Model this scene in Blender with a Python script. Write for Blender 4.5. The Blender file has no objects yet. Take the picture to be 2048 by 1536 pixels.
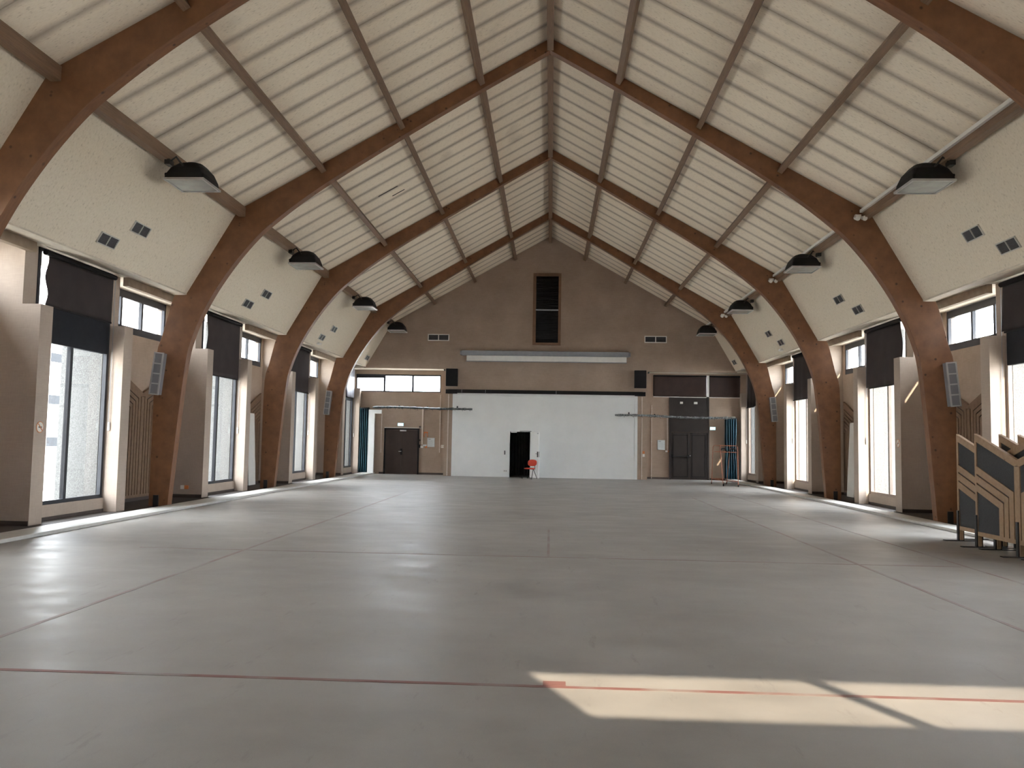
import bpy, bmesh, math, random
from mathutils import Vector, Matrix
random.seed(7)
SC = bpy.context.scene
COL = SC.collection

# ------------------------------------------------------------------ camera
cd = bpy.data.cameras.new('camera'); cam = bpy.data.objects.new('camera', cd); COL.objects.link(cam)
F_PX, CX, CY, VPX, VPY, ROLL = 1635.0, 1024.0, 768.0, 1101.0, 881.5, 0.0139
def cam_matrix():
    Y = Vector(((VPX-CX)/F_PX, (VPY-CY)/F_PX, 1.0)).normalized()
    X = Vector((1.0, ROLL, -(Y.x+ROLL*Y.y)/Y.z)).normalized()
    Z = X.cross(Y)
    if Z.y > 0: Z = -Z
    r = Vector((X.x, Y.x, Z.x)); d = Vector((X.y, Y.y, Z.y)); f = Vector((X.z, Y.z, Z.z))
    m = Matrix.Identity(4)
    for i in range(3):
        m[i][0], m[i][1], m[i][2] = r[i], -d[i], -f[i]
    m[0][3], m[1][3], m[2][3] = 0.13, 0.0, 1.70
    return m
cam.matrix_world = cam_matrix()
cd.sensor_width = 36.0; cd.lens = F_PX/2048*36.0; cd.clip_start = 0.05; cd.clip_end = 400
SC.camera = cam
# ------------------------------------------------------------------ world, sun, exposure
W = bpy.data.worlds.new('hazy_sky'); SC.world = W; W.use_nodes = True
bg = W.node_tree.nodes['Background']; bg.inputs[0].default_value = (0.86, 0.93, 1.0, 1); bg.inputs[1].default_value = 9.0
sd = bpy.data.lights.new('sun', 'SUN'); sd.energy = 4.2; sd.angle = math.radians(0.55); sd.color = (1.0, 0.86, 0.66)
sun = bpy.data.objects.new('sun', sd); COL.objects.link(sun)
SUN_DIR = Vector((-0.43, 0.955, -0.645)).normalized()
sun.rotation_euler = SUN_DIR.to_track_quat('-Z', 'Y').to_euler(); sun.location = (20, -30, 30)
VS = SC.view_settings
VS.view_transform = 'Standard'; VS.look = 'None'; VS.exposure = 1.68; VS.gamma = 1.0; VS.use_curve_mapping = False
CY_ = SC.cycles
CY_.use_denoising = True; CY_.max_bounces = 10; CY_.diffuse_bounces = 8; CY_.glossy_bounces = 4; CY_.transparent_max_bounces = 12
CY_.sample_clamp_indirect = 12.0; CY_.caustics_reflective = False; CY_.caustics_refractive = False

# ------------------------------------------------------------------ materials
def newmat(name):
    m = bpy.data.materials.new(name); m.use_nodes = True
    nt = m.node_tree; return m, nt, nt.nodes['Principled BSDF']
def L(nt, a, b): nt.links.new(a, b)
def N(nt, t, **kw):
    n = nt.nodes.new(t)
    for k, v in kw.items(): setattr(n, k, v)
    return n
def ramp(nt, fac, stops):
    r = N(nt, 'ShaderNodeValToRGB'); e = r.color_ramp.elements
    while len(e) < len(stops): e.new(0.5)
    for el, (p, c) in zip(e, stops): el.position = p; el.color = (*c, 1)
    L(nt, fac, r.inputs[0]); return r
def simple(name, col, rough=0.6, var=0.12, scale=6.0, bump=0.0, bscale=60.0, metal=0.0, spec=0.5, coord='Object', stretch=(1, 1, 1)):
    m, nt, b = newmat(name)
    tc = N(nt, 'ShaderNodeTexCoord'); mp = N(nt, 'ShaderNodeMapping'); mp.inputs['Scale'].default_value = stretch
    if coord == 'World':
        g = N(nt, 'ShaderNodeNewGeometry'); L(nt, g.outputs['Position'], mp.inputs[0])
    else: L(nt, tc.outputs['Object'], mp.inputs[0])
    no = N(nt, 'ShaderNodeTexNoise'); no.inputs['Scale'].default_value = scale; no.inputs['Detail'].default_value = 5
    L(nt, mp.outputs[0], no.inputs[0])
    lo = tuple(max(0, c*(1-var)) for c in col); hi = tuple(min(1, c*(1+var)) for c in col)
    r = ramp(nt, no.outputs[0], [(0.3, lo), (0.7, hi)])
    L(nt, r.outputs[0], b.inputs['Base Color'])
    b.inputs['Roughness'].default_value = rough; b.inputs['Metallic'].default_value = metal
    b.inputs['Specular IOR Level'].default_value = spec
    if bump:
        n2 = N(nt, 'ShaderNodeTexNoise'); n2.inputs['Scale'].default_value = bscale; n2.inputs['Detail'].default_value = 3
        L(nt, mp.outputs[0], n2.inputs[0])
        bp = N(nt, 'ShaderNodeBump'); bp.inputs['Strength'].default_value = bump; bp.inputs['Distance'].default_value = 0.01
        L(nt, n2.outputs[0], bp.inputs['Height']); L(nt, bp.outputs[0], b.inputs['Normal'])
    return m
def wood(name, c_lo, c_hi, c_knot, stretch, rough=0.55, knots=True, scale=3.0):
    m, nt, b = newmat(name)
    tc = N(nt, 'ShaderNodeTexCoord'); mp = N(nt, 'ShaderNodeMapping'); mp.inputs['Scale'].default_value = stretch
    L(nt, tc.outputs['Object'], mp.inputs[0])
    no = N(nt, 'ShaderNodeTexNoise'); no.inputs['Scale'].default_value = scale; no.inputs['Detail'].default_value = 6; no.inputs['Roughness'].default_value = 0.6
    L(nt, mp.outputs[0], no.inputs[0])
    r = ramp(nt, no.outputs[0], [(0.25, c_lo), (0.75, c_hi)])
    out = r.outputs[0]
    if knots:
        vo = N(nt, 'ShaderNodeTexVoronoi'); vo.inputs['Scale'].default_value = 4.2; vo.inputs['Randomness'].default_value = 1
        L(nt, tc.outputs['Object'], vo.inputs[0])
        kr = ramp(nt, vo.outputs['Distance'], [(0.07, (1, 1, 1)), (0.15, (0, 0, 0))])
        n3 = N(nt, 'ShaderNodeTexNoise'); n3.inputs['Scale'].default_value = 2.1; L(nt, tc.outputs['Object'], n3.inputs[0])
        k2 = ramp(nt, n3.outputs[0], [(0.38, (0, 0, 0)), (0.5, (1, 1, 1))])
        mu = N(nt, 'ShaderNodeMath', operation='MULTIPLY'); L(nt, kr.outputs[0], mu.inputs[0]); L(nt, k2.outputs[0], mu.inputs[1])
        mx = N(nt, 'ShaderNodeMix', data_type='RGBA'); L(nt, mu.outputs[0], mx.inputs[0]); L(nt, out, mx.inputs[6]); mx.inputs[7].default_value = (*c_knot, 1)
        out = mx.outputs[2]
    L(nt, out, b.inputs['Base Color']); b.inputs['Roughness'].default_value = rough
    return m
def weave(name, col, var=0.14):          # hessian wall covering: fine woven threads, soft blotches
    m, nt, b = newmat(name)
    g = N(nt, 'ShaderNodeNewGeometry')
    no = N(nt, 'ShaderNodeTexNoise'); no.inputs['Scale'].default_value = 1.1; no.inputs['Detail'].default_value = 6; L(nt, g.outputs['Position'], no.inputs[0])
    mp = N(nt, 'ShaderNodeMapping'); mp.inputs['Scale'].default_value = (60, 60, 6); L(nt, g.outputs['Position'], mp.inputs[0])
    mp2 = N(nt, 'ShaderNodeMapping'); mp2.inputs['Scale'].default_value = (5, 5, 70); L(nt, g.outputs['Position'], mp2.inputs[0])
    t1 = N(nt, 'ShaderNodeTexNoise'); t1.inputs['Scale'].default_value = 1; L(nt, mp.outputs[0], t1.inputs[0])
    t2 = N(nt, 'ShaderNodeTexNoise'); t2.inputs['Scale'].default_value = 1; L(nt, mp2.outputs[0], t2.inputs[0])
    ad = N(nt, 'ShaderNodeMath', operation='ADD'); L(nt, t1.outputs[0], ad.inputs[0]); L(nt, t2.outputs[0], ad.inputs[1])
    sc_ = N(nt, 'ShaderNodeMath', operation='MULTIPLY'); sc_.inputs[1].default_value = 0.25; L(nt, ad.outputs[0], sc_.inputs[0])
    h = N(nt, 'ShaderNodeMath', operation='MULTIPLY_ADD'); h.inputs[1].default_value = 0.5; L(nt, no.outputs[0], h.inputs[0]); L(nt, sc_.outputs[0], h.inputs[2])
    r = ramp(nt, h.outputs[0], [(0.36, tuple(c*(1-var) for c in col)), (0.64, tuple(c*(1+var) for c in col))])
    L(nt, r.outputs[0], b.inputs['Base Color']); b.inputs['Roughness'].default_value = 0.9; b.inputs['Specular IOR Level'].default_value = 0.15
    return m
def glass_mat(name, tint=(1, 1, 1)):
    m = bpy.data.materials.new(name); m.use_nodes = True; nt = m.node_tree
    for n in list(nt.nodes): nt.nodes.remove(n)
    o = N(nt, 'ShaderNodeOutputMaterial'); t = N(nt, 'ShaderNodeBsdfTransparent'); t.inputs[0].default_value = (*tint, 1)
    gl = N(nt, 'ShaderNodeBsdfGlossy'); gl.inputs['Roughness'].default_value = 0.02
    mx = N(nt, 'ShaderNodeMixShader'); mx.inputs[0].default_value = 0.06
    L(nt, t.outputs[0], mx.inputs[1]); L(nt, gl.outputs[0], mx.inputs[2]); L(nt, mx.outputs[0], o.inputs[0]); return m
def emit(name, col, s):
    m, nt, b = newmat(name); b.inputs['Base Color'].default_value = (*col, 1)
    b.inputs['Emission Color'].default_value = (*col, 1); b.inputs['Emission Strength'].default_value = s; return m

def ceiling_panel_mat():
    m, nt, b = newmat('fibre_panel')
    tc = N(nt, 'ShaderNodeTexCoord'); g = N(nt, 'ShaderNodeNewGeometry')
    # wood-wool fibres and specks
    mp = N(nt, 'ShaderNodeMapping'); mp.inputs['Scale'].default_value = (9, 26, 9); L(nt, g.outputs['Position'], mp.inputs[0])
    no = N(nt, 'ShaderNodeTexNoise'); no.inputs['Scale'].default_value = 1.6; no.inputs['Detail'].default_value = 7; L(nt, mp.outputs[0], no.inputs[0])
    r = ramp(nt, no.outputs[0], [(0.28, (0.58, 0.495, 0.385)), (0.40, (0.82, 0.72, 0.585)), (0.7, (0.87, 0.775, 0.64))])
    # dust ghosting along the two long joints of each panel
    sp = N(nt, 'ShaderNodeSeparateXYZ'); L(nt, tc.outputs['Object'], sp.inputs[0])
    ab = N(nt, 'ShaderNodeMath', operation='ABSOLUTE'); L(nt, sp.outputs['Y'], ab.inputs[0])
    n2 = N(nt, 'ShaderNodeTexNoise'); n2.inputs['Scale'].default_value = 0.9; n2.inputs['Detail'].default_value = 3; L(nt, g.outputs['Position'], n2.inputs[0])
    wob = N(nt, 'ShaderNodeMath', operation='MULTIPLY_ADD'); wob.inputs[1].default_value = 0.12; L(nt, n2.outputs[0], wob.inputs[0]); L(nt, ab.outputs[0], wob.inputs[2])
    mr = N(nt, 'ShaderNodeMapRange', interpolation_type='SMOOTHSTEP'); mr.inputs['From Min'].default_value = 0.26; mr.inputs['From Max'].default_value = 0.475; mr.inputs['To Max'].default_value = 0.72
    L(nt, wob.outputs[0], mr.inputs['Value'])
    mx = N(nt, 'ShaderNodeMix', data_type='RGBA'); L(nt, mr.outputs[0], mx.inputs[0]); L(nt, r.outputs[0], mx.inputs[6]); mx.inputs[7].default_value = (0.20, 0.145, 0.105, 1)
    # a few larger water stains
    n3 = N(nt, 'ShaderNodeTexNoise'); n3.inputs['Scale'].default_value = 0.55; n3.inputs['Detail'].default_value = 2; L(nt, g.outputs['Position'], n3.inputs[0])
    st = ramp(nt, n3.outputs[0], [(0.66, (0, 0, 0)), (0.74, (0.3, 0.3, 0.3))])
    m2 = N(nt, 'ShaderNodeMix', data_type='RGBA'); L(nt, st.outputs[0], m2.inputs[0]); L(nt, mx.outputs[2], m2.inputs[6]); m2.inputs[7].default_value = (0.3, 0.23, 0.17, 1)
    L(nt, m2.outputs[2], b.inputs['Base Color']); b.inputs['Roughness'].default_value = 0.95; b.inputs['Specular IOR Level'].default_value = 0.1
    return m
def cove_mat():
    m, nt, b = newmat('cove_fibre_board'); g = N(nt, 'ShaderNodeNewGeometry')
    mp = N(nt, 'ShaderNodeMapping'); mp.inputs['Scale'].default_value = (14, 20, 14); L(nt, g.outputs['Position'], mp.inputs[0])
    no = N(nt, 'ShaderNodeTexNoise'); no.inputs['Scale'].default_value = 1.4; no.inputs['Detail'].default_value = 7; L(nt, mp.outputs[0], no.inputs[0])
    r = ramp(nt, no.outputs[0], [(0.27, (0.52, 0.445, 0.345)), (0.40, (0.70, 0.615, 0.49)), (0.7, (0.75, 0.665, 0.54))])
    L(nt, r.outputs[0], b.inputs['Base Color']); b.inputs['Roughness'].default_value = 0.95; b.inputs['Specular IOR Level'].default_value = 0.1
    return m
def floor_mat():
    m, nt, b = newmat('worn_vinyl_floor'); g = N(nt, 'ShaderNodeNewGeometry')
    n1 = N(nt, 'ShaderNodeTexNoise'); n1.inputs['Scale'].default_value = 0.45; n1.inputs['Detail'].default_value = 8; n1.inputs['Roughness'].default_value = 0.62; L(nt, g.outputs['Position'], n1.inputs[0])
    mp = N(nt, 'ShaderNodeMapping'); mp.inputs['Scale'].default_value = (1.0, 1.8, 1); mp.inputs['Rotation'].default_value = (0, 0, 0.5); L(nt, g.outputs['Position'], mp.inputs[0])
    n2 = N(nt, 'ShaderNodeTexNoise'); n2.inputs['Scale'].default_value = 1.3; n2.inputs['Detail'].default_value = 6; L(nt, mp.outputs[0], n2.inputs[0])
    sp = N(nt, 'ShaderNodeTexNoise'); sp.inputs['Scale'].default_value = 260; sp.inputs['Detail'].default_value = 1; L(nt, g.outputs['Position'], sp.inputs[0])
    a = N(nt, 'ShaderNodeMath', operation='MULTIPLY_ADD'); a.inputs[1].default_value = 0.35; L(nt, n2.outputs[0], a.inputs[0])
    h = N(nt, 'ShaderNodeMath', operation='MULTIPLY'); h.inputs[1].default_value = 0.5; L(nt, n1.outputs[0], h.inputs[0]); L(nt, h.outputs[0], a.inputs[2])
    a2 = N(nt, 'ShaderNodeMath', operation='MULTIPLY_ADD'); a2.inputs[1].default_value = 0.15; L(nt, sp.outputs[0], a2.inputs[0]); L(nt, a.outputs[0], a2.inputs[2])
    r = ramp(nt, a2.outputs[0], [(0.33, (0.195, 0.182, 0.165)), (0.50, (0.282, 0.265, 0.243)), (0.66, (0.345, 0.328, 0.303))])
    # thin dark scuffs dragged across the vinyl
    m3 = N(nt, 'ShaderNodeMapping'); m3.inputs['Scale'].default_value = (2.2, 0.5, 1); m3.inputs['Rotation'].default_value = (0, 0, -0.9); L(nt, g.outputs['Position'], m3.inputs[0])
    n5 = N(nt, 'ShaderNodeTexNoise'); n5.inputs['Scale'].default_value = 2.4; n5.inputs['Detail'].default_value = 9; n5.inputs['Roughness'].default_value = 0.7; L(nt, m3.outputs[0], n5.inputs[0])
    sc = ramp(nt, n5.outputs[0], [(0.60, (0, 0, 0)), (0.72, (0.5, 0.5, 0.5))])
    ms = N(nt, 'ShaderNodeMix', data_type='RGBA'); L(nt, sc.outputs[0], ms.inputs[0]); L(nt, r.outputs[0], ms.inputs[6]); ms.inputs[7].default_value = (0.15, 0.135, 0.12, 1)
    L(nt, ms.outputs[2], b.inputs['Base Color'])
    rr = N(nt, 'ShaderNodeMapRange'); rr.inputs['From Min'].default_value = 0.3; rr.inputs['From Max'].default_value = 0.7; rr.inputs['To Min'].default_value = 0.34; rr.inputs['To Max'].default_value = 0.54
    L(nt, n2.outputs[0], rr.inputs['Value']); L(nt, rr.outputs[0], b.inputs['Roughness'])
    bp = N(nt, 'ShaderNodeBump'); b.inputs['Specular IOR Level'].default_value = 0.33; bp.inputs['Strength'].default_value = 0.08; bp.inputs['Distance'].default_value = 0.002
    n4 = N(nt, 'ShaderNodeTexNoise'); n4.inputs['Scale'].default_value = 3.0; n4.inputs['Detail'].default_value = 2; L(nt, g.outputs['Position'], n4.inputs[0])
    L(nt, n4.outputs[0], bp.inputs['Height']); L(nt, bp.outputs[0], b.inputs['Normal'])
    return m
def tape_mat(name, col, wear=0.5):
    m, nt, b = newmat(name); g = N(nt, 'ShaderNodeNewGeometry')
    no = N(nt, 'ShaderNodeTexNoise'); no.inputs['Scale'].default_value = 1.7; no.inputs['Detail'].default_value = 8; L(nt, g.outputs['Position'], no.inputs[0])
    r = ramp(nt, no.outputs[0], [(wear-0.12, (0.285, 0.268, 0.246)), (wear+0.1, col)])
    L(nt, r.outputs[0], b.inputs['Base Color']); b.inputs['Roughness'].default_value = 0.5; b.inputs['Specular IOR Level'].default_value = 0.25; return m

M = {}
M['floor'] = floor_mat()
M['panel'] = ceiling_panel_mat(); M['cove'] = cove_mat()
M['arch'] = wood('glulam_arch', (0.135, 0.056, 0.025), (0.235, 0.108, 0.047), (0.05, 0.018, 0.008), (1.2, 6, 1.2), 0.45)
M['purlin'] = wood('purlin_timber', (0.15, 0.092, 0.056), (0.24, 0.152, 0.095), (0.12, 0.06, 0.03), (14, 0.9, 14), knots=False)
M['wall'] = weave('hessian_wall', (0.375, 0.288, 0.225))
M['pier'] = weave('hessian_pier', (0.41, 0.335, 0.278), 0.1)
M['soffit'] = simple('painted_soffit', (0.60, 0.53, 0.43), 0.85)
M['lintel'] = simple('lintel_beam', (0.36, 0.28, 0.205), 0.8)
M['roof'] = simple('roof_deck', (0.3, 0.25, 0.2), 0.9)
M['kerb'] = simple('kerb_board', (0.50, 0.49, 0.46), 0.45, 0.06)
M['gutter_shade'] = simple('shaded_gutter_floor', (0.05, 0.04, 0.035), 0.8)  # shade on the floor behind the kerb, put into a dark colour
M['skirt'] = simple('dark_skirting', (0.055, 0.04, 0.033), 0.6)
M['frame_dark'] = simple('dark_window_frame', (0.028, 0.030, 0.036), 0.5, 0.1, spec=0.3)
M['frame_glare'] = simple('glare_tan_window_frame', (0.30, 0.235, 0.19), 0.5, 0.1)  # sun glare on the right-hand frames, painted in as a lighter tan
M['spandrel'] = simple('black_spandrel', (0.010, 0.012, 0.017), 0.5, 0.2, spec=0.2)
M['glass'] = glass_mat('window_glass')
M['pebble'] = simple('pebble_dash', (0.10, 0.10, 0.096), 0.9, 0.4, 55, 0.9, 70, coord='World')
M['blind'] = simple('brown_blind', (0.032, 0.023, 0.022), 0.85, 0.15, 3)
M['blind_brown'] = simple('chocolate_blind', (0.046, 0.026, 0.021), 0.5, 0.15, 3, spec=0.3)
M['blind_grey'] = simple('grey_blind', (0.30, 0.31, 0.36), 0.4, 0.2, 3)
M['black'] = simple('black_paint', (0.010, 0.009, 0.010), 0.6, 0.2, spec=0.2)
M['blackm'] = simple('black_steel', (0.02, 0.02, 0.021), 0.4, 0.2, metal=0.3)
M['white'] = simple('white_paint', (0.74, 0.75, 0.74), 0.5, 0.03, 1.5)
M['white2'] = simple('white_plastic', (0.72, 0.70, 0.66), 0.4, 0.04)
M['grey'] = simple('grey_case', (0.25, 0.26, 0.28), 0.4, 0.06)
M['alu'] = simple('aluminium', (0.56, 0.57, 0.57), 0.35, 0.08, metal=0.7)
M['vent_frame'] = simple('pale_vent_frame', (0.52, 0.50, 0.45), 0.5, 0.05)
M['vent_dark'] = simple('dark_grille', (0.055, 0.052, 0.055), 0.6, 0.2, 40)
M['lens'] = simple('lamp_lens', (0.42, 0.44, 0.42), 0.12, 0.15, 4)
M['door'] = simple('dark_brown_door', (0.045, 0.031, 0.026), 0.5, 0.12, 3, spec=0.25)
M['door2'] = simple('charcoal_brown_door', (0.036, 0.029, 0.026), 0.5, 0.12, 3, spec=0.25)
M['dark_room'] = simple('black_stage_cloth', (0.06, 0.06, 0.055), 0.9, 0.2)
M['teal'] = simple('teal_curtain', (0.014, 0.06, 0.085), 0.4, 0.3, 3, stretch=(8, 8, 0.6))
M['red'] = simple('red_upholstery', (0.50, 0.045, 0.02), 0.75, 0.15, 30)
M['orange'] = simple('orange_plastic', (0.62, 0.19, 0.05), 0.5)
M['rust'] = simple('rusty_orange_tube', (0.34, 0.11, 0.055), 0.45, 0.3, 20)
M['rail'] = simple('mottled_rail', (0.12, 0.135, 0.135), 0.4, 0.6, 14, metal=0.3)
M['rail2'] = simple('silver_mottled_rail', (0.30, 0.33, 0.34), 0.3, 0.8, 16, metal=0.5)
M['paper'] = simple('notice_paper', (0.62, 0.66, 0.67), 0.5, 0.05, 30)
M['ink'] = simple('notice_ink', (0.12, 0.12, 0.13), 0.6)
M['exit'] = emit('exit_sign_face', (0.32, 0.72, 0.82), 0.8)
M['exitw'] = emit('exit_sign_symbol', (0.9, 1.0, 1.0), 1.3)
M['pine'] = wood('barrier_pine', (0.25, 0.155, 0.087), (0.35, 0.228, 0.133), (0.2, 0.1, 0.05), (3, 3, 3), 0.6, True, 4)
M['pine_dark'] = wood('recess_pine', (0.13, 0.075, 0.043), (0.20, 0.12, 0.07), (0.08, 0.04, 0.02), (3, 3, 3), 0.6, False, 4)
M['felt'] = simple('charcoal_felt', (0.062, 0.063, 0.065), 0.95, 0.12, 40, spec=0.1)
M['conduit'] = simple('beige_conduit', (0.60, 0.52, 0.45), 0.5, 0.04)
M['louvre_wood'] = simple('louvre_timber', (0.19, 0.105, 0.06), 0.6)
M['red_sign'] = simple('sign_red', (0.55, 0.19, 0.06), 0.5)
M['sign_white'] = simple('sign_white', (0.66, 0.63, 0.57), 0.5, 0.04)
M['tape_red'] = tape_mat('worn_red_tape', (0.205, 0.10, 0.088), 0.42)
M['tape_dim'] = tape_mat('faded_line', (0.25, 0.19, 0.17), 0.48)
M['tape_white'] = tape_mat('faded_white_line', (0.52, 0.50, 0.46), 0.55)
M['ground'] = simple('outside_paving', (0.52, 0.50, 0.46), 0.9, 0.15, 0.6)
M['facade'] = simple('white_facade', (0.78, 0.77, 0.74), 0.9, 0.04, 0.5)
M['facade_win'] = simple('facade_window_shade', (0.02, 0.022, 0.025), 0.7, spec=0.1)

# ------------------------------------------------------------------ mesh helpers
class MB:
    def __init__(s): s.v = []; s.f = []
    def box(s, x0, x1, y0, y1, z0, z1):
        b = len(s.v)
        s.v += [(x, y, z) for z in (z0, z1) for y in (y0, y1) for x in (x0, x1)]
        s.f += [tuple(b+i for i in q) for q in ((0, 1, 3, 2), (4, 6, 7, 5), (0, 4, 5, 1), (2, 3, 7, 6), (0, 2, 6, 4), (1, 5, 7, 3))]
        return s
    def prism(s, pts, axis, a0, a1):
        n = len(pts); b = len(s.v)
        for a in (a0, a1):
            for p, q in pts:
                s.v.append({'y': (p, a, q), 'x': (a, p, q), 'z': (p, q, a)}[axis])
        s.f.append(tuple(b+i for i in range(n))); s.f.append(tuple(b+n+i for i in reversed(range(n))))
        for i in range(n):
            j = (i+1) % n; s.f.append((b+i, b+n+i, b+n+j, b+j))
        return s
    def tube(s, path, r, n=8, caps=True):
        path = [Vector(p) for p in path]; b = len(s.v); rings = []
        for i, p in enumerate(path):
            d = (path[min(i+1, len(path)-1)] - path[max(i-1, 0)]).normalized()
            u = d.cross(Vector((0, 0, 1)));  u = d.cross(Vector((1, 0, 0))) if u.length < 1e-3 else u
            u.normalize(); w = d.cross(u); rr = r[i] if isinstance(r, (list, tuple)) else r
            rings.append([len(s.v)+k for k in range(n)])
            for k in range(n):
                a = 2*math.pi*k/n; s.v.append(tuple(p + (u*math.cos(a)+w*math.sin(a))*rr))
        for A, B in zip(rings, rings[1:]):
            for k in range(n): s.f.append((A[k], A[(k+1) % n], B[(k+1) % n], B[k]))
        if caps: s.f.append(tuple(reversed(rings[0]))); s.f.append(tuple(rings[-1]))
        return s
    def loft(s, rings, caps=True):
        ids = []
        for rg in rings:
            ids.append(list(range(len(s.v), len(s.v)+len(rg)))); s.v += [tuple(p) for p in rg]
        n = len(ids[0])
        for A, B in zip(ids, ids[1:]):
            for k in range(n): s.f.append((A[k], A[(k+1) % n], B[(k+1) % n], B[k]))
        if caps: s.f.append(tuple(reversed(ids[0]))); s.f.append(tuple(ids[-1]))
        return s
    def grid(s, fn, nu, nv):
        b = len(s.v)
        for i in range(nu+1):
            for j in range(nv+1): s.v.append(tuple(fn(i/nu, j/nv)))
        for i in range(nu):
            for j in range(nv):
                a = b+i*(nv+1)+j; s.f.append((a, a+1, a+nv+2, a+nv+1))
        return s
    def xf(s, mat):
        s.v = [tuple(mat @ Vector(p)) for p in s.v]; return s
    def mesh(s, name, mat, smooth=False):
        me = bpy.data.meshes.new(name); me.from_pydata(s.v, [], s.f); me.materials.append(mat)
        bm = bmesh.new(); bm.from_mesh(me); bmesh.ops.recalc_face_normals(bm, faces=bm.faces); bm.to_mesh(me); bm.free()
        if smooth:
            for p in me.polygons: p.use_smooth = True
        return me
    def build(s, name, mat, parent=None, org=None, smooth=False, bevel=0, loc=None, rot=None, solid=0):
        if org is not None: s.v = [(x-org[0], y-org[1], z-org[2]) for x, y, z in s.v]
        o = bpy.data.objects.new(name, s.mesh(name, mat, smooth)); COL.objects.link(o)
        if parent: o.parent = parent
        if loc is not None: o.location = loc
        if rot is not None: o.rotation_euler = rot
        if solid:
            md = o.modifiers.new('thickness', 'SOLIDIFY'); md.thickness = solid; md.offset = 0
        if bevel:
            md = o.modifiers.new('bevel', 'BEVEL'); md.width = bevel; md.segments = 2; md.limit_method = 'ANGLE'
        return o
def B(*a): return MB().box(*a)
def tag(o, label=None, cat=None, group=None, kind=None):
    for k, v in (('label', label), ('category', cat), ('group', group), ('kind', kind)):
        if v: o[k] = v
    return o
def empty(name, loc=(0, 0, 0), label=None, cat=None, group=None, kind=None, rot=None):
    o = bpy.data.objects.new(name, None); o.empty_display_size = 0.2; COL.objects.link(o); o.location = loc
    if rot: o.rotation_euler = rot
    return tag(o, label, cat, group, kind)
def dup(o, parent=None):
    c = o.copy(); COL.objects.link(c)
    if parent: c.parent = parent
    return c
def copy_tree(root, loc, label=None, rot=None):
    r = dup(root); r.location = loc
    if rot is not None: r.rotation_euler = rot
    if label: r['label'] = label
    for ch in list(root.children):
        c = dup(ch, r)
        for g in list(ch.children): dup(g, c)
    return r
def spline(pts, n=6):
    out = []
    P = [pts[0]] + list(pts) + [pts[-1]]
    for i in range(1, len(P)-2):
        p0, p1, p2, p3 = P[i-1], P[i], P[i+1], P[i+2]
        for k in range(n):
            t = k/n
            out.append(tuple(0.5*((2*p1[c]) + (-p0[c]+p2[c])*t + (2*p0[c]-5*p1[c]+4*p2[c]-p3[c])*t*t + (-p0[c]+3*p1[c]-3*p2[c]+p3[c])*t**3) for c in (0, 1)))
    out.append(tuple(pts[-1])); return out
SIDE = {-1: 'left', 1: 'right'}

# ------------------------------------------------------------------ dimensions of the hall (metres)
FR = [11.45, 18.80, 26.15, 33.50]            # front faces of the four arches in view
BAY = [4.10] + FR + [37.70]
PER = 7.35
D, D2, REAR = 37.70, 38.70, -0.60            # gable plane, recessed lower end wall, wall behind the viewer
def pierA(k): return (14.45+PER*k, 14.83+PER*k)
def pierB(k): return (17.42+PER*k, 17.78+PER*k) if k < 3 else (38.40, 38.70)
RIDGE, SLOPE, KX = 11.25, 0.567, 7.35
def zroof(x): return RIDGE-SLOPE*abs(x)
KZ = zroof(KX)                                # 7.08
EX, EZ = 8.55, 5.00                           # bottom edge of the cove

# ------------------------------------------------------------------ ground, floor
fl = tag(B(-8.30, 8.40, REAR, 40.9, -0.12, 0.0).build('floor', M['floor']), kind='structure')
for i, s in enumerate((-1, 1)):
    xi = 8.18 if s < 0 else 8.27
    k = B(min(s*xi, s*8.76), max(s*xi, s*8.76), REAR, D2-0.02, 0.0, 0.06).build('trim_%d' % (i+1), M['kerb'], bevel=0.008); tag(k, kind='structure')
    g = B(min(s*8.76, s*10.5), max(s*8.76, s*10.5), REAR, D2, -0.12, 0.004).build('trim_%d' % (i+3), M['gutter_shade']); tag(g, kind='structure')
def line(x0, x1, y0, y1, m):
    o = B(x0, x1, y0, y1, 0.0004, 0.0022).build('court_line', M[m], fl); return o
line(-8.1, 8.2, 5.775, 5.825, 'tape_red'); line(0.10, 0.26, 5.83, 5.93, 'tape_red')
line(-4.43, -4.38, 5.9, 26, 'tape_dim'); line(4.55, 4.60, 5.9, 26, 'tape_dim'); line(6.09, 6.13, 7, 30, 'tape_dim')
line(-6.0, 6.0, 12.10, 12.15, 'tape_dim'); line(0.10, 0.14, 12.2, 16.0, 'tape_dim')
for x, y, w in ((-6.3, 33.2, 0.5), (-4.9, 33.0, 0.35), (6.3, 28.5, 0.7), (7.0, 29.3, 0.5), (6.6, 21.3, 0.9), (-7.0, 24.5, 0.4)):
    line(x, x+w, y, y+0.05, 'tape_white')

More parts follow.
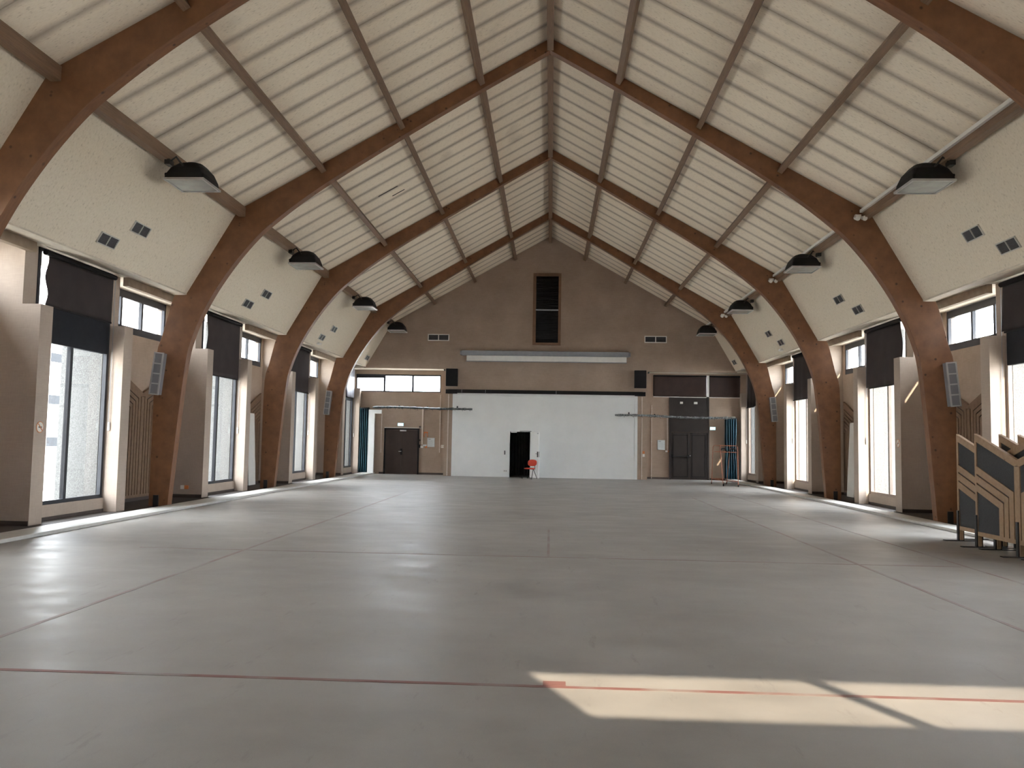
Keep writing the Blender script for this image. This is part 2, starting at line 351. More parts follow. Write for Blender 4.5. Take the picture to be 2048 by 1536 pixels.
# ------------------------------------------------------------------ ceiling: shell, panels, cove
ceil = empty('ceiling', (0, 0, RIDGE), kind='structure')
for s in (-1, 1):
    pts = [(0, 11.33), (7.42, 7.14), (8.60, 5.03), (9.42, 5.235), (10.96, 5.30), (10.96, 5.45), (8.95, 5.55), (7.7, 7.4), (0, 11.62)]
    MB().prism([(s*x, z) for x, z in pts], 'y', -1.2, 39.6).build('roof_deck', M['roof'], ceil, org=(0, 0, RIDGE))
    # underside of the eaves between cove and outer wall
    MB().prism([(s*x, z) for x, z in ((EX-0.02, EZ), (9.42, 5.20), (10.42, 5.22), (10.42, 5.245), (9.42, 5.225), (EX-0.02, EZ+0.03))], 'y', REAR, D2).build('eaves_soffit', M['soffit'], ceil, org=(0, 0, RIDGE))
PW = 0.735
plen = math.hypot(KX-0.05, zroof(0.05)-KZ)
pm = B(-plen/2, plen/2, -PW/2+0.001, PW/2-0.001, -0.018, 0.018).mesh('ceiling_panel', M['panel'])
ang = math.atan(SLOPE)
for s in (-1, 1):
    for b in range(5):
        n = int(round((BAY[b+1]-BAY[b])/PW)); w = (BAY[b+1]-BAY[b])/n
        for i in range(n):
            o = bpy.data.objects.new('ceiling_panel', pm); COL.objects.link(o); o.parent = ceil
            xm = s*(KX+0.05)/2
            o.location = (xm, BAY[b]+(i+0.5)*w, zroof(xm)-RIDGE+random.uniform(-0.004, 0.004)); o.scale = (1, w/PW, 1)
            o.rotation_euler = (0, s*ang, 0)
    # plain deck over the part of the hall behind the viewer
    MB().prism([(0, 11.25), (s*KX, KZ), (s*KX, KZ+0.03), (0, 11.28)], 'y', REAR, 4.1).build('rear_deck', M['cove'], ceil, org=(0, 0, RIDGE))
    for b in range(5):
        y0, y1 = BAY[b]+(0.0 if b else -4.7), BAY[b+1]
        MB().prism([(s*KX, KZ), (s*EX, EZ), (s*(EX+0.03), EZ+0.01), (s*(KX+0.04), KZ+0.02)], 'y', y0, y1).build('cove_panel', M['cove'], ceil, org=(0, 0, RIDGE))
# two open joints in the boarding above the second bay on the left
for x, y, l in ((-4.55, 22.45, 0.62), (-4.35, 22.95, 0.40)):
    MB().box(-l/2, l/2, -0.018, 0.018, -0.012, 0.0).build('open_joint', M['black'], ceil, loc=(x, y, zroof(x)-RIDGE-0.02), rot=(0, -ang, 0))

# ------------------------------------------------------------------ glulam arches
EXT = [(9.22, 0.02), (9.22, 2.0), (9.20, 3.5), (9.07, 4.05), (8.91, 4.72), (8.82, 5.00)]
EXT2 = [(8.57, 5.00), (8.335, 5.40), (7.71, 6.48), (7.445, 6.94), (7.365, 7.07), (3.5, zroof(3.5)-0.02), (0.0, RIDGE-0.02)]
INT = [(0.0, 10.93), (1.6, 10.0), (3.48, 8.86), (5.11, 7.82), (5.85, 7.30), (6.43, 6.84), (6.86, 6.45), (7.30, 5.93), (7.70, 5.36), (7.98, 4.88), (8.20, 4.42), (8.36, 3.98), (8.47, 3.50), (8.60, 2.2), (8.77, 0.02)]
ORD = ['nearest', 'second', 'third', 'farthest']
for i, y in enumerate(FR):
    t = empty('timber_arch', (0, y, 0), '%s laminated timber roof arch from the viewer, honey brown with dark knots' % ORD[i], 'arch', 'laminated roof arches')
    ii = spline(INT, 5)
    top = ii[:ii.index(min(ii, key=lambda p: abs(p[0]-3.48)))]
    for s in (-1, 1):
        out = EXT + EXT2
        # band quads between matched outline stations so the face stays flat and clean
        inner = list(reversed(ii))          # foot -> ridge
        outer = spline(EXT, 3)[:-1] + [EXT[-1]] + EXT2
        MB().prism([(s*p, q) for p, q in outer] + [(s*p, q) for p, q in reversed(inner)], 'y', 0, 0.22).build('rafter', M['arch'], t, bevel=0.006)
        MB().box(min(s*8.98, s*9.10), max(s*8.98, s*9.10), -0.03, 0.0, 0.0, 0.28).build('foot_plate', M['blackm'], t)

# ------------------------------------------------------------------ purlins
def spans():
    fs = [4.1]+FR
    return [(f+0.22, e) for f, e in zip(fs, FR+[D])]
def purlin(name, x, label, w=0.125, dep=0.20, kind='slope'):
    z = zroof(x)
    t = empty(name, (x, 4.3, z), label, 'beam', 'roof purlins')
    s = 1 if x > 0 else -1
    for y0, y1 in spans():
        mb = MB()
        if kind == 'ridge': mb.prism([(-0.075, -0.33), (0.075, -0.33), (0.075, -0.06), (0, -0.02), (-0.075, -0.06)], 'y', y0-4.3, y1-4.3)
        elif kind == 'kink': mb.box(-0.08, 0.08, y0-4.3, y1-4.3, -0.24, -0.01)
        else:
            mb.box(-w/2, w/2, y0-4.3, y1-4.3, -dep-0.02, -0.018); mb.xf(Matrix.Rotation(s*ang, 4, 'Y'))
        mb.build('purlin_span', M['purlin'], t)
    return t
purlin('ridge_purlin', 0.0, 'dark ridge purlin running down the middle of the roof', kind='ridge')
NAMES = {1.70: 'first purlin %s of the ridge', 3.58: 'second purlin %s of the ridge', 5.44: 'third purlin %s of the ridge', 7.27: 'lowest purlin on the %s, at the bend of the ceiling'}
for x, nm in NAMES.items():
    for s in (-1, 1):
        purlin('roof_purlin', s*x, 'brown timber '+nm % SIDE[s], kind='kink' if x > 7 else 'slope')
# pale cable trunking on the right-hand bend purlin
for i, (y0, y1) in enumerate(spans()[1:]):
    o = B(-0.03, 0.03, 0, y1-y0-0.1, -0.035, 0.035).build('cable_trunking', M['white2'], loc=(7.155, y0+0.05, 7.06), rot=None)
    tag(o, 'pale cable trunking along lowest right purlin, %s bay' % ['nearest', 'second', 'third', 'last'][i], 'trunking', 'cable trunking lengths')

# ------------------------------------------------------------------ side walls, piers, windows
nwin = 0
def frame_bars(mb, x0, x1, y0, y1, z0, z1, w, top=None, bot=None):
    top = top or w; bot = bot or w
    mb.box(x0, x1, y0, y1, z0, z0+bot); mb.box(x0, x1, y0, y1, z1-top, z1)
    mb.box(x0, x1, y0, y0+w, z0+bot, z1-top); mb.box(x0, x1, y1-w, y1, z0+bot, z1-top); return mb
def sx(s, a, b): return (min(s*a, s*b), max(s*a, s*b))
for s in (-1, 1):
    wl = empty('wall_'+SIDE[s], (s*9.6, REAR, 0), kind='structure'); og = (s*9.6, REAR, 0)
    fm = M['frame_dark'] if s < 0 else M['frame_glare']
    for k in range(-1, 4):
        q = -0.30 if k == 3 else 0.0
        for which, (y0, y1) in (('A', pierA(k)), ('B', pierB(k))):
            h = q if which == 'B' else 0.0
            MB().prism([(s*x, z) for x, z in ((9.25+h, 0), (10.42, 0), (10.42, 5.22), (9.60+h, 5.215), (9.60+h, 4.05), (9.25+h, 4.05))], 'y', y0, y1).build('pier', M['pier'], wl, org=og)
            # pebble-dashed outer face of the pier, seen through the glass
            yy = (y1, y1+0.03) if which == 'A' else (y0-0.03, y0)
            B(*sx(s, 9.70+q, 10.62), *yy, -0.2, 5.2).build('pebble_dash_return', M['pebble'], wl, org=og)
        a1, b0 = pierA(k)[1], pierB(k)[0]
        B(*sx(s, 9.54+q, 9.70+q), a1, b0, 0, 0.30).build('sill_wall', M['pier'], wl, org=og)
        B(*sx(s, 9.525+q, 9.54+q), a1, b0, 0, 0.07).build('skirting', M['skirt'], wl, org=og)
        # tall window
        nwin += 1
        wn = empty('window_%d' % nwin, (s*(9.62+q), (a1+b0)/2, 0.30), kind='structure'); wo = (s*(9.62+q), (a1+b0)/2, 0.30)
        x0, x1 = sx(s, 9.58+q, 9.66+q); mid = a1+1.22 if k < 3 else a1+0.30
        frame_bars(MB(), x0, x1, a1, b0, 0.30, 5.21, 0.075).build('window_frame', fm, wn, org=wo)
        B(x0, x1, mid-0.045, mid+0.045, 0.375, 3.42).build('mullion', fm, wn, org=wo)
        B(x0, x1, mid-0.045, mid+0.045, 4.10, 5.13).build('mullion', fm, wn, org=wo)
        B(*sx(s, 9.565+q, 9.665+q), a1+0.075, b0-0.075, 3.42, 4.10).build('spandrel', M['spandrel'], wn, org=wo)
        for (p0, p1) in ((a1+0.075, mid-0.045), (mid+0.045, b0-0.075)):
            for (w0, w1) in ((0.375, 3.42), (4.10, 5.13)):
                B(*sx(s, 9.618+q, 9.624+q), p0, p1, w0, w1).build('pane', M['glass'], wn, org=wo)
        # recess with clerestory beyond this bay
        if k < 3:
            r0, r1 = pierB(k)[1], pierA(k+1)[0]; c0, c1 = r0+0.03, r1-0.2
            mb = B(*sx(s, 10.36, 10.6), r0, r1, -0.2, 4.17)
            mb.box(*sx(s, 10.36, 10.6), r0, c0, 4.17, 5.25); mb.box(*sx(s, 10.36, 10.6), c1, r1, 4.17, 5.25)
            mb.build('recess_wall', M['wall'], wl, org=og)
            B(*sx(s, 10.34, 10.36), r0, r1, 0, 0.09).build('skirting', M['skirt'], wl, org=og)
            B(*sx(s, 9.26, 10.34), r1-0.014, r1, 0, 0.09).build('skirting', M['skirt'], wl, org=og)
            B(*sx(s, 9.40, 9.52), r0-0.02, r1+0.02, 5.01, 5.205).build('lintel_beam', M['lintel'], wl, org=og)
            nwin += 1
            wn = empty('window_%d' % nwin, (s*10.42, (c0+c1)/2, 4.17), kind='structure'); wo = (s*10.42, (c0+c1)/2, 4.17)
            x0, x1 = sx(s, 10.38, 10.46); ms = [c0+0.50, c0+1.52, c0+2.54]; ed = [c0+0.025]+ms+[c1-0.025]
            frame_bars(MB(), x0, x1, c0, c1, 4.17, 5.21, 0.07, 0.18, 0.18).build('window_frame', M['frame_dark'], wn, org=wo)
            for m_ in ms: B(x0, x1, m_-0.045, m_+0.045, 4.35, 5.03).build('mullion', M['frame_dark'], wn, org=wo)
            for (p0, p1) in [(a_+0.045, b_-0.045) for a_, b_ in zip(ed, ed[1:])]:
                B(*sx(s, 10.417, 10.423), p0, p1, 4.35, 5.03).build('pane', M['glass'], wn, org=wo)
    # plain wall from the rear wall to the first pier in view
    B(*sx(s, 10.36, 10.6), REAR, pierA(-1)[0], -0.2, 5.25).build('recess_wall', M['wall'], wl, org=og)

# ------------------------------------------------------------------ end wall
wb = empty('wall_back', (0, D, 0), kind='structure'); og = (0, D, 0)
MB().prism([(-8.62, 4.95), (-4.80, 4.95), (-4.80, 3.84), (4.55, 3.84), (4.55, 4.95), (8.62, 4.95), (7.42, 7.12), (0, 11.3), (-7.42, 7.12)], 'y', D, D+0.2).build('gable', M['wall'], wb, org=og)
for a, b in ((-10.5, -4.80), (4.55, 10.5)):
    B(a, b, D+0.2, D2+0.2, 4.95, 5.10).build('soffit', M['soffit'], wb, org=og)
    B(min(a, b, key=abs)-0.02, min(a, b, key=abs)+0.02, D+0.2, D2, 0, 4.95).build('return_wall', M['wall'], wb, org=og)
# lower recessed walls with their window openings
mb = B(-10.5, -4.80, D2, D2+0.2, 0, 3.90); mb.box(-10.5, -9.22, D2, D2+0.2, 3.90, 4.95); mb.box(-5.13, -4.80, D2, D2+0.2, 3.90, 4.95); mb.box(-9.22, -5.13, D2, D2+0.2, 4.74, 4.95)
mb.build('lower_wall', M['wall'], wb, org=og)
mb = B(4.55, 10.5, D2, D2+0.2, 0, 3.90); mb.box(4.55, 4.92, D2, D2+0.2, 3.90, 4.95); mb.box(8.97, 10.5, D2, D2+0.2, 3.90, 4.95); mb.box(4.92, 8.97, D2, D2+0.2, 4.86, 4.95)
mb.build('lower_wall', M['wall'], wb, org=og)
for a, b in ((-6.10, -4.82), (4.57, 5.66), (-8.0, -7.78), (7.56, 8.3)):
    B(a, b, D2-0.015, D2, 0, 0.09).build('skirting', M['skirt'], wb, org=og)
def end_window(x0, x1, z0, z1, cuts, fm, first_low):
    global nwin
    nwin += 1
    wn = empty('window_%d' % nwin, ((x0+x1)/2, D2, z0), kind='structure'); wo = ((x0+x1)/2, D2, z0)
    ya, yb = D2+0.03, D2+0.10
    mb = B(x0, x1, ya, yb, z0, z0+0.05); mb.box(x0, x1, ya, yb, z1-0.07, z1); mb.box(x0, x0+0.05, ya, yb, z0+0.05, z1-0.07); mb.box(x1-0.05, x1, ya, yb, z0+0.05, z1-0.07)
    mb.build('window_frame', fm, wn, org=wo)
    xs = [x0+0.05]+cuts+[x1-0.05]
    for c in cuts: B(c-0.045, c+0.045, ya, yb, z0+0.05, z1-0.07).build('mullion', fm, wn, org=wo)
    if first_low: B(x0+0.05, cuts[0]-0.045, ya+0.01, yb-0.01, z1-0.18, z1-0.07).build('transom', fm, wn, org=wo)
    for i in range(len(xs)-1):
        B(xs[i]+(0.045 if i else 0), xs[i+1]-(0.045 if i < len(cuts) else 0), D2+0.06, D2+0.066, z0+0.05, z1-0.07).build('pane', M['glass'], wn, org=wo)
end_window(-9.22, -5.13, 3.90, 4.74, [-7.85, -6.48], M['frame_dark'], True)
end_window(4.92, 8.97, 3.90, 4.86, [6.2, 7.45], M['frame_dark'], False)
# brown posts either side of the white partition
for i, (a, b) in enumerate(((-4.80, -4.43), (4.10, 4.55))):
    tag(B(a, b, D+0.02, D+0.2, 0, 3.86).build('trim_%d' % (5+i), M['wall']), kind='structure')
# wall behind the viewer with a high strip window on either side
wf = empty('wall_front', (0, REAR, 0), kind='structure'); og = (0, REAR, 0)
MB().prism([(-8.62, 4.62), (8.62, 4.62), (8.62, 5.0), (7.42, 7.12), (0, 11.3), (-7.42, 7.12), (-8.62, 5.0)], 'y', REAR-0.12, REAR).build('gable', M['wall'], wf, org=og)
mb = B(-10.6, 10.6, REAR-0.12, REAR, -0.2, 3.93); mb.box(-3.03, 3.03, REAR-0.12, REAR, 3.93, 4.62)
for s in (-1, 1): mb.box(*sx(s, 9.0, 10.6), REAR-0.12, REAR, 3.93, 5.2); mb.box(*sx(s, 8.6, 9.0), REAR-0.12, REAR, 4.62, 5.2)
mb.build('lower_wall', M['wall'], wf, org=og)
for s in (-1, 1):
    nwin += 1
    wn = empty('window_%d' % nwin, (s*6, REAR, 3.93), kind='structure'); wo = (s*6, REAR, 3.93)
    for c in (5.1, 7.15): B(s*c-0.055, s*c+0.055, REAR-0.10, REAR-0.03, 3.93, 4.62).build('mullion', M['frame_dark'], wn, org=wo)
    for a, b in ((3.03, 5.045), (5.155, 7.095), (7.205, 9.0)):
        B(*sx(s, a, b), REAR-0.068, REAR-0.062, 3.93, 4.62).build('pane', M['glass'], wn, org=wo)

# ------------------------------------------------------------------ white sliding partition with its door
pt = empty('partition_wall', (-0.16, D, 0), 'wide white partition wall filling the middle of the end wall', 'partition'); og = (-0.16, D, 0)
mb = B(-4.43, -1.74, D+0.04, D+0.12, 0, 3.84); mb.box(-0.81, 4.10, D+0.04, D+0.12, 0, 3.84); mb.box(-1.74, -0.81, D+0.04, D+0.12, 2.09, 3.84)
mb.build('panel', M['white'], pt, org=og)
for a, b in ((-4.43, -4.28), (3.97, 4.10)): B(a, b, D+0.01, D+0.04, 0, 3.78).build('edge_post', M['white'], pt, org=og)
B(-4.28, 3.97, D+0.015, D+0.04, 3.70, 3.78).build('head_rail', M['white'], pt, org=og)
mb = B(-1.79, -1.74, D+0.02, D+0.13, 0, 2.14); mb.box(-0.81, -0.76, D+0.02, D+0.13, 0, 2.14); mb.box(-1.74, -0.81, D+0.02, D+0.13, 2.09, 2.14)
mb.build('door_lining', M['white'], pt, org=og)
B(-1.70, -1.42, D-0.03, D+0.02, 2.04, 2.10).build('door_closer', M['alu'], pt, org=og)
MB().tube([(-1.28, D-0.02, 2.12), (-0.95, D-0.25, 2.125), (-0.75, D-0.3, 2.12)], 0.012, 6).build('closer_arm', M['blackm'], pt, org=og)
leaf = B(0, 0.93, -0.02, 0.02, 0.01, 2.08).build('door_leaf', M['white'], pt, loc=(-0.79+0.16, 0.02, 0), rot=(0, 0, math.radians(-64)))
MB().box(0.80, 0.88, -0.035, -0.021, 0.95, 1.20).build('lock_plate', M['black'], leaf)
MB().box(0.931, 0.935, -0.012, 0.012, 0.95, 1.20).build('latch_edge', M['black'], leaf)
MB().tube([(0.84, -0.035, 1.10), (0.84, -0.075, 1.10), (0.72, -0.075, 1.10)], 0.010, 6).build('handle', M['black'], leaf)
MB().box(0.78, 0.90, -0.03, -0.021, 2.00, 2.03).build('top_bolt', M['grey'], leaf)
# dark stage space behind the doorway
wst = empty('wall_stage', (0, 40.6, 0), kind='structure'); og = (0, 40.6, 0)
mb = B(-4.8, 4.55, 40.6, 40.7, -0.1, 5.0); mb.box(-4.9, -4.8, D2+0.2, 40.7, -0.1, 5.0); mb.box(4.55, 4.65, D2+0.2, 40.7, -0.1, 5.0); mb.box(-4.9, 4.65, D+0.2, 40.7, 4.9, 5.0)
mb.build('stage_lining', M['dark_room'], wst, org=og)
for i, x in enumerate((-2.2, -1.2, -0.2)):
    MB().grid(lambda u, v, x=x: (x+u*0.95, 39.6+0.06*math.sin(u*40), 0.02+v*3.4), 30, 2).build('stage_drape', M['dark_room'], wst, org=og, solid=0.01)
# fittings on the partition
o = B(-0.03, 0.03, -0.02, 0, -0.09, 0.09).build('card_reader', M['ink'], loc=(-1.97, D+0.04, 1.12)); tag(o, 'small dark switch on white partition left of the doorway', 'switch')
t = empty('floor_socket', (-1.93, D+0.04, 0.28), 'white double socket low on partition left of the doorway', 'socket')
B(-0.09, 0.09, -0.02, 0, -0.05, 0.05).build('socket_plate', M['white2'], t); B(0.02, 0.06, -0.024, -0.02, -0.025, 0.025).build('outlet', M['grey'], t); B(-0.06, -0.02, -0.024, -0.02, -0.025, 0.025).build('outlet', M['grey'], t)
# black head track above the partition
t = empty('partition_track', (-0.16, D-0.05, 3.84), 'long black track beam above the white partition', 'track')
og = (-0.16, D-0.05, 3.84)
B(-4.62, 4.32, D-0.12, D-0.001, 3.84, 4.00).build('track_beam', M['black'], t, org=og)
for a, b in ((-4.74, -4.20), (3.95, 4.44)): B(a, b, D-0.18, D-0.125, 3.80, 3.99).build('end_bracket', M['black'], t, org=og, bevel=0.01)
for x in (-4.0, -2.9, 0.36): B(x-0.01, x+0.01, D-0.125, D-0.121, 3.85, 3.99).build('joint_clip', M['grey'], t, org=og)

# ------------------------------------------------------------------ things on the gable
def grille(name, w, h, cells, label, cat, loc, rotm=None, group=None, vertical=False, slats=8, depth=0.04, fmat='vent_frame', dmat='vent_dark', bw=0.022):
    """framed ventilation grille lying in local XZ, facing -Y"""
    t = empty(name, loc, label, cat, group)
    if rotm is not None: t.matrix_world = Matrix.Translation(Vector(loc)) @ rotm.to_4x4()
    mb = MB(); mb.box(-w/2, w/2, -depth, 0, -h/2, -h/2+bw); mb.box(-w/2, w/2, -depth, 0, h/2-bw, h/2); mb.box(-w/2, -w/2+bw, -depth, 0, -h/2+bw, h/2-bw); mb.box(w/2-bw, w/2, -depth, 0, -h/2+bw, h/2-bw)
    mb.build('vent_frame', M[fmat], t)
    n = cells
    for i in range(n):
        if vertical:
            a0 = -h/2+bw+(h-2*bw)*i/n; a1 = -h/2+bw+(h-2*bw)*(i+1)/n
            ex = (-w/2+bw, w/2-bw, a0+(bw/2 if i else 0), a1-(bw/2 if i < n-1 else 0))
            if i: B(-w/2+bw, w/2-bw, -depth, 0, a0-bw/2, a0+bw/2).build('divider', M[fmat], t)
        else:
            a0 = -w/2+bw+(w-2*bw)*i/n; a1 = -w/2+bw+(w-2*bw)*(i+1)/n
            ex = (a0+(bw/2 if i else 0), a1-(bw/2 if i < n-1 else 0), -h/2+bw, h/2-bw)
            if i: B(a0-bw/2, a0+bw/2, -depth, 0, -h/2+bw, h/2-bw).build('divider', M[fmat], t)
        g = B(ex[0], ex[1], -0.012, -0.002, ex[2], ex[3]).build('grille', M[dmat], t)
        mb = MB(); nn = max(3, slats)
        for j in range(nn):
            zc = ex[2]+(ex[3]-ex[2])*(j+0.5)/nn
            mb.box(ex[0], ex[1], -depth*0.75, -0.013, zc-0.004, zc+0.004)
        mb.build('louvre_blades', M['grey'] if dmat != 'vent_dark' else M['vent_dark'], g)
    return t
t = empty('gable_louvre', (-0.12, D, 6.11), 'tall narrow dark louvre in a brown timber frame high on gable', 'louvre'); og = (-0.12, D, 6.11)
mb = B(-0.77, -0.65, D-0.09, D-0.001, 6.11, 9.47); mb.box(0.41, 0.53, D-0.09, D-0.001, 6.11, 9.47); mb.box(-0.65, 0.41, D-0.09, D-0.001, 6.11, 6.22); mb.box(-0.65, 0.41, D-0.09, D-0.001, 9.33, 9.47)
mb.build('timber_frame', M['louvre_wood'], t, org=og)
for z0, z1 in ((6.22, 7.72), (7.78, 9.33)):
    p = B(-0.65, 0.41, D-0.03, D-0.005, z0, z1).build('dark_panel', M['black'], t, org=og)
    mb = MB()
    for j in range(18):
        zc = z0+(z1-z0)*(j+0.5)/18; mb.box(-0.64, 0.40, D-0.055, D-0.031, zc-0.008, zc+0.008)
    mb.build('slats', M['black'], p, org=og)
B(-0.65, 0.41, D-0.07, D-0.03, 7.72, 7.78).build('cross_bar', M['grey'], t, org=og)
B(-0.655, -0.625, D-0.07, D-0.03, 6.22, 9.33).build('edge_bar', M['louvre_wood'], t, org=og)
grille('wall_vent', 1.0, 0.32, 2, 'double ventilation grille on gable above the left speaker', 'vent', (-5.15, D-0.001, 6.415), fmat='white2', bw=0.04)
grille('wall_vent', 1.02, 0.32, 2, 'double ventilation grille on gable above the right speaker', 'vent', (4.90, D-0.001, 6.435), fmat='white2', bw=0.04)
t = empty('projection_screen', (-0.15, D, 5.3), 'long rolled-up projection screen in grey case below the louvre', 'screen'); og = (-0.15, D, 5.3)
B(-4.02, 3.66, D-0.30, D-0.001, 5.58, 5.80).build('screen_case', M['grey'], t, org=og, bevel=0.01)
for a, b in ((-4.10, -4.02), (3.66, 3.74)): B(a, b, D-0.26, D-0.02, 5.60, 5.78).build('end_cap', M['grey'], t, org=og)
B(-3.80, 3.56, D-0.24, D-0.16, 5.32, 5.58).build('screen_roll', M['white2'], t, org=og, bevel=0.02)
B(-3.82, 3.58, D-0.25, D-0.15, 5.295, 5.32).build('weight_bar', M['grey'], t, org=og)
for x, z, sd_, a in ((-4.46, 4.14, 'left', 4), (4.19, 4.17, 'right', -4)):
    t = empty('loudspeaker', (x, D-0.22, z), 'black wall loudspeaker above the %s end of the partition track' % sd_, 'speaker', rot=(0, 0, math.radians(a)))
    B(-0.27, 0.27, -0.15, 0.15, 0, 0.80).build('cabinet', M['black'], t, bevel=0.015)
    B(-0.245, 0.245, -0.165, -0.151, 0.03, 0.77).build('front_grille', M['black'], t)
    B(-0.06, 0.06, 0.15, 0.215, 0.3, 0.5).build('wall_bracket', M['blackm'], t)

# ------------------------------------------------------------------ cove ventilation grilles
cl = math.hypot(EX-KX, KZ-EZ)
def cove_rot(s):
    down = Vector((s*(EX-KX), 0, EZ-KZ)).normalized()     # down the cove
    nrm = Vector((-s*(KZ-EZ), 0, -(EX-KX))).normalized()  # into the room
    zc = -down; yc = -nrm; xc = yc.cross(zc)
    return Matrix((xc, yc, zc)).transposed()
def on_cove(s, z): 
    t = (KZ-z)/(KZ-EZ); return s*(KX+t*(EX-KX)), z
BN = ['first', 'second', 'third', 'last']
for s in (-1, 1):
    for k, (yl, yu) in enumerate(((14.95, 15.70), (22.18, 22.95), (29.55, 30.32), (37.0, None))):
        x, z = on_cove(s, 5.36)
        grille('cove_vent', 0.62, 0.235, 2, 'lower of the twin cove grilles, %s bay on the %s' % (BN[k], SIDE[s]) if yu else 'single small cove grille by the end wall on the %s' % SIDE[s], 'vent', (x, yl, z), cove_rot(s), 'cove ventilation grilles', slats=5, depth=0.03, bw=0.02)
        if yu:
            x, z = on_cove(s, 5.77)
            grille('cove_vent', 0.62, 0.235, 2, 'upper of the twin cove grilles, %s bay on the %s' % (BN[k], SIDE[s]), 'vent', (x, yu, z), cove_rot(s), 'cove ventilation grilles', slats=5, depth=0.03, bw=0.02)
    # small white bracket under the third pair
    x, z = on_cove(s, 5.14); y = 29.55 if s < 0 else 29.9
    t = empty('sensor_bracket', (x, y, z), 'small white sensor on the %s cove below third bay grilles' % SIDE[s], 'sensor')
    B(-0.10, 0.10, -0.12, 0.12, -0.05, 0.02).build('sensor_body', M['white2'], t, bevel=0.01); B(-0.03, 0.03, -0.03, 0.03, 0.02, 0.14).build('stalk', M['white2'], t)

# ------------------------------------------------------------------ floodlights hung under the bend purlins
def rrect(w, d, z, r, cx=0, cy=0):
    pts = []
    for qx, qy, a0 in ((1, 1, 0), (-1, 1, 90), (-1, -1, 180), (1, -1, 270)):
        for a in (0, 30, 60, 90):
            t = math.radians(a0+a); pts.append((cx+qx*(w/2-r)+r*math.cos(t), cy+qy*(d/2-r)+r*math.sin(t), z))
    return pts
def floodlight(s, y, label):
    t = empty('floodlight', (s*(6.83 if s < 0 else 6.96), y, 6.50), label, 'floodlight', 'ceiling floodlights')
    MB().loft([rrect(0.74, 0.78, 0.02, 0.03), rrect(0.72, 0.76, 0.12, 0.05), rrect(0.64, 0.66, 0.25, 0.10), rrect(0.46, 0.46, 0.36, 0.12), rrect(0.24, 0.24, 0.41, 0.10)]).build('hood', M['black'], t, smooth=False)
    mb = MB(); mb.box(-0.39, 0.39, -0.41, -0.375, -0.02, 0.02); mb.box(-0.39, 0.39, 0.375, 0.41, -0.02, 0.02); mb.box(-0.39, -0.355, -0.375, 0.375, -0.02, 0.02); mb.box(0.355, 0.39, -0.375, 0.375, -0.02, 0.02)
    mb.build('lens_rim', M['alu'], t)
    B(-0.355, 0.355, -0.375, 0.375, -0.008, 0.008).build('lens', M['lens'], t)
    MB().tube([(0, -0.30, 0.20), (s*0.20, -0.30, 0.45), (s*0.36, -0.25, 0.36)], 0.02, 6).build('yoke', M['blackm'], t)
    B(s*0.36-0.05, s*0.36+0.05, -0.34, -0.16, 0.30, 0.40).build('mounting_bracket', M['blackm'], t)
    MB().tube([(s*0.36, -0.36, 0.02), (s*0.36, -0.36, 0.10), (s*0.36, -0.2, 0.16)], 0.025, 6).build('cable_gland', M['black'], t)
for s in (-1, 1):
    for k, y in enumerate((15.15, 22.5, 29.85, 36.3)):
        floodlight(s, y, 'black hooded floodlight with square lens under %s purlin, %s bay' % (SIDE[s], BN[k]))
# twin emergency spots at the arches on the right
for k, y in enumerate((18.80, 26.15, 33.50)):
    t = empty('emergency_spot', (7.08, y-0.03, 6.93), 'white twin emergency spotlight on %s arch from the viewer, right side' % ORD[k+1], 'emergency light', 'emergency spotlights')
    B(-0.07, 0.07, -0.06, 0.02, -0.03, 0.05).build('housing', M['white2'], t, bevel=0.008)
    for dx in (-0.07, 0.09): MB().tube([(dx, -0.05, -0.03), (dx+0.02, -0.17, -0.07)], [0.04, 0.06], 10).build('lamp_head', M['white2'], t)

# ------------------------------------------------------------------ slatted column grilles on the 2nd and 4th arch
for s in (-1, 1):
    for y, nm in ((18.80, 'second'), (33.50, 'farthest')):
        x = s*9.09
        rm = Matrix.Rotation(-s*math.radians(5.5), 3, 'Y')
        g = grille('column_grille', 0.23, 1.0, 4, 'narrow four-panel grille box on the %s foot of the %s arch' % (SIDE[s], nm), 'grille box', (x, y-0.16, 3.11), rm, 'grille boxes on arches', vertical=True, slats=10, depth=0.03, fmat='alu', dmat='grey', bw=0.03)
        B(-0.11, 0.11, 0.0, 0.155, -0.49, 0.49).build('box_body', M['grey'], g)

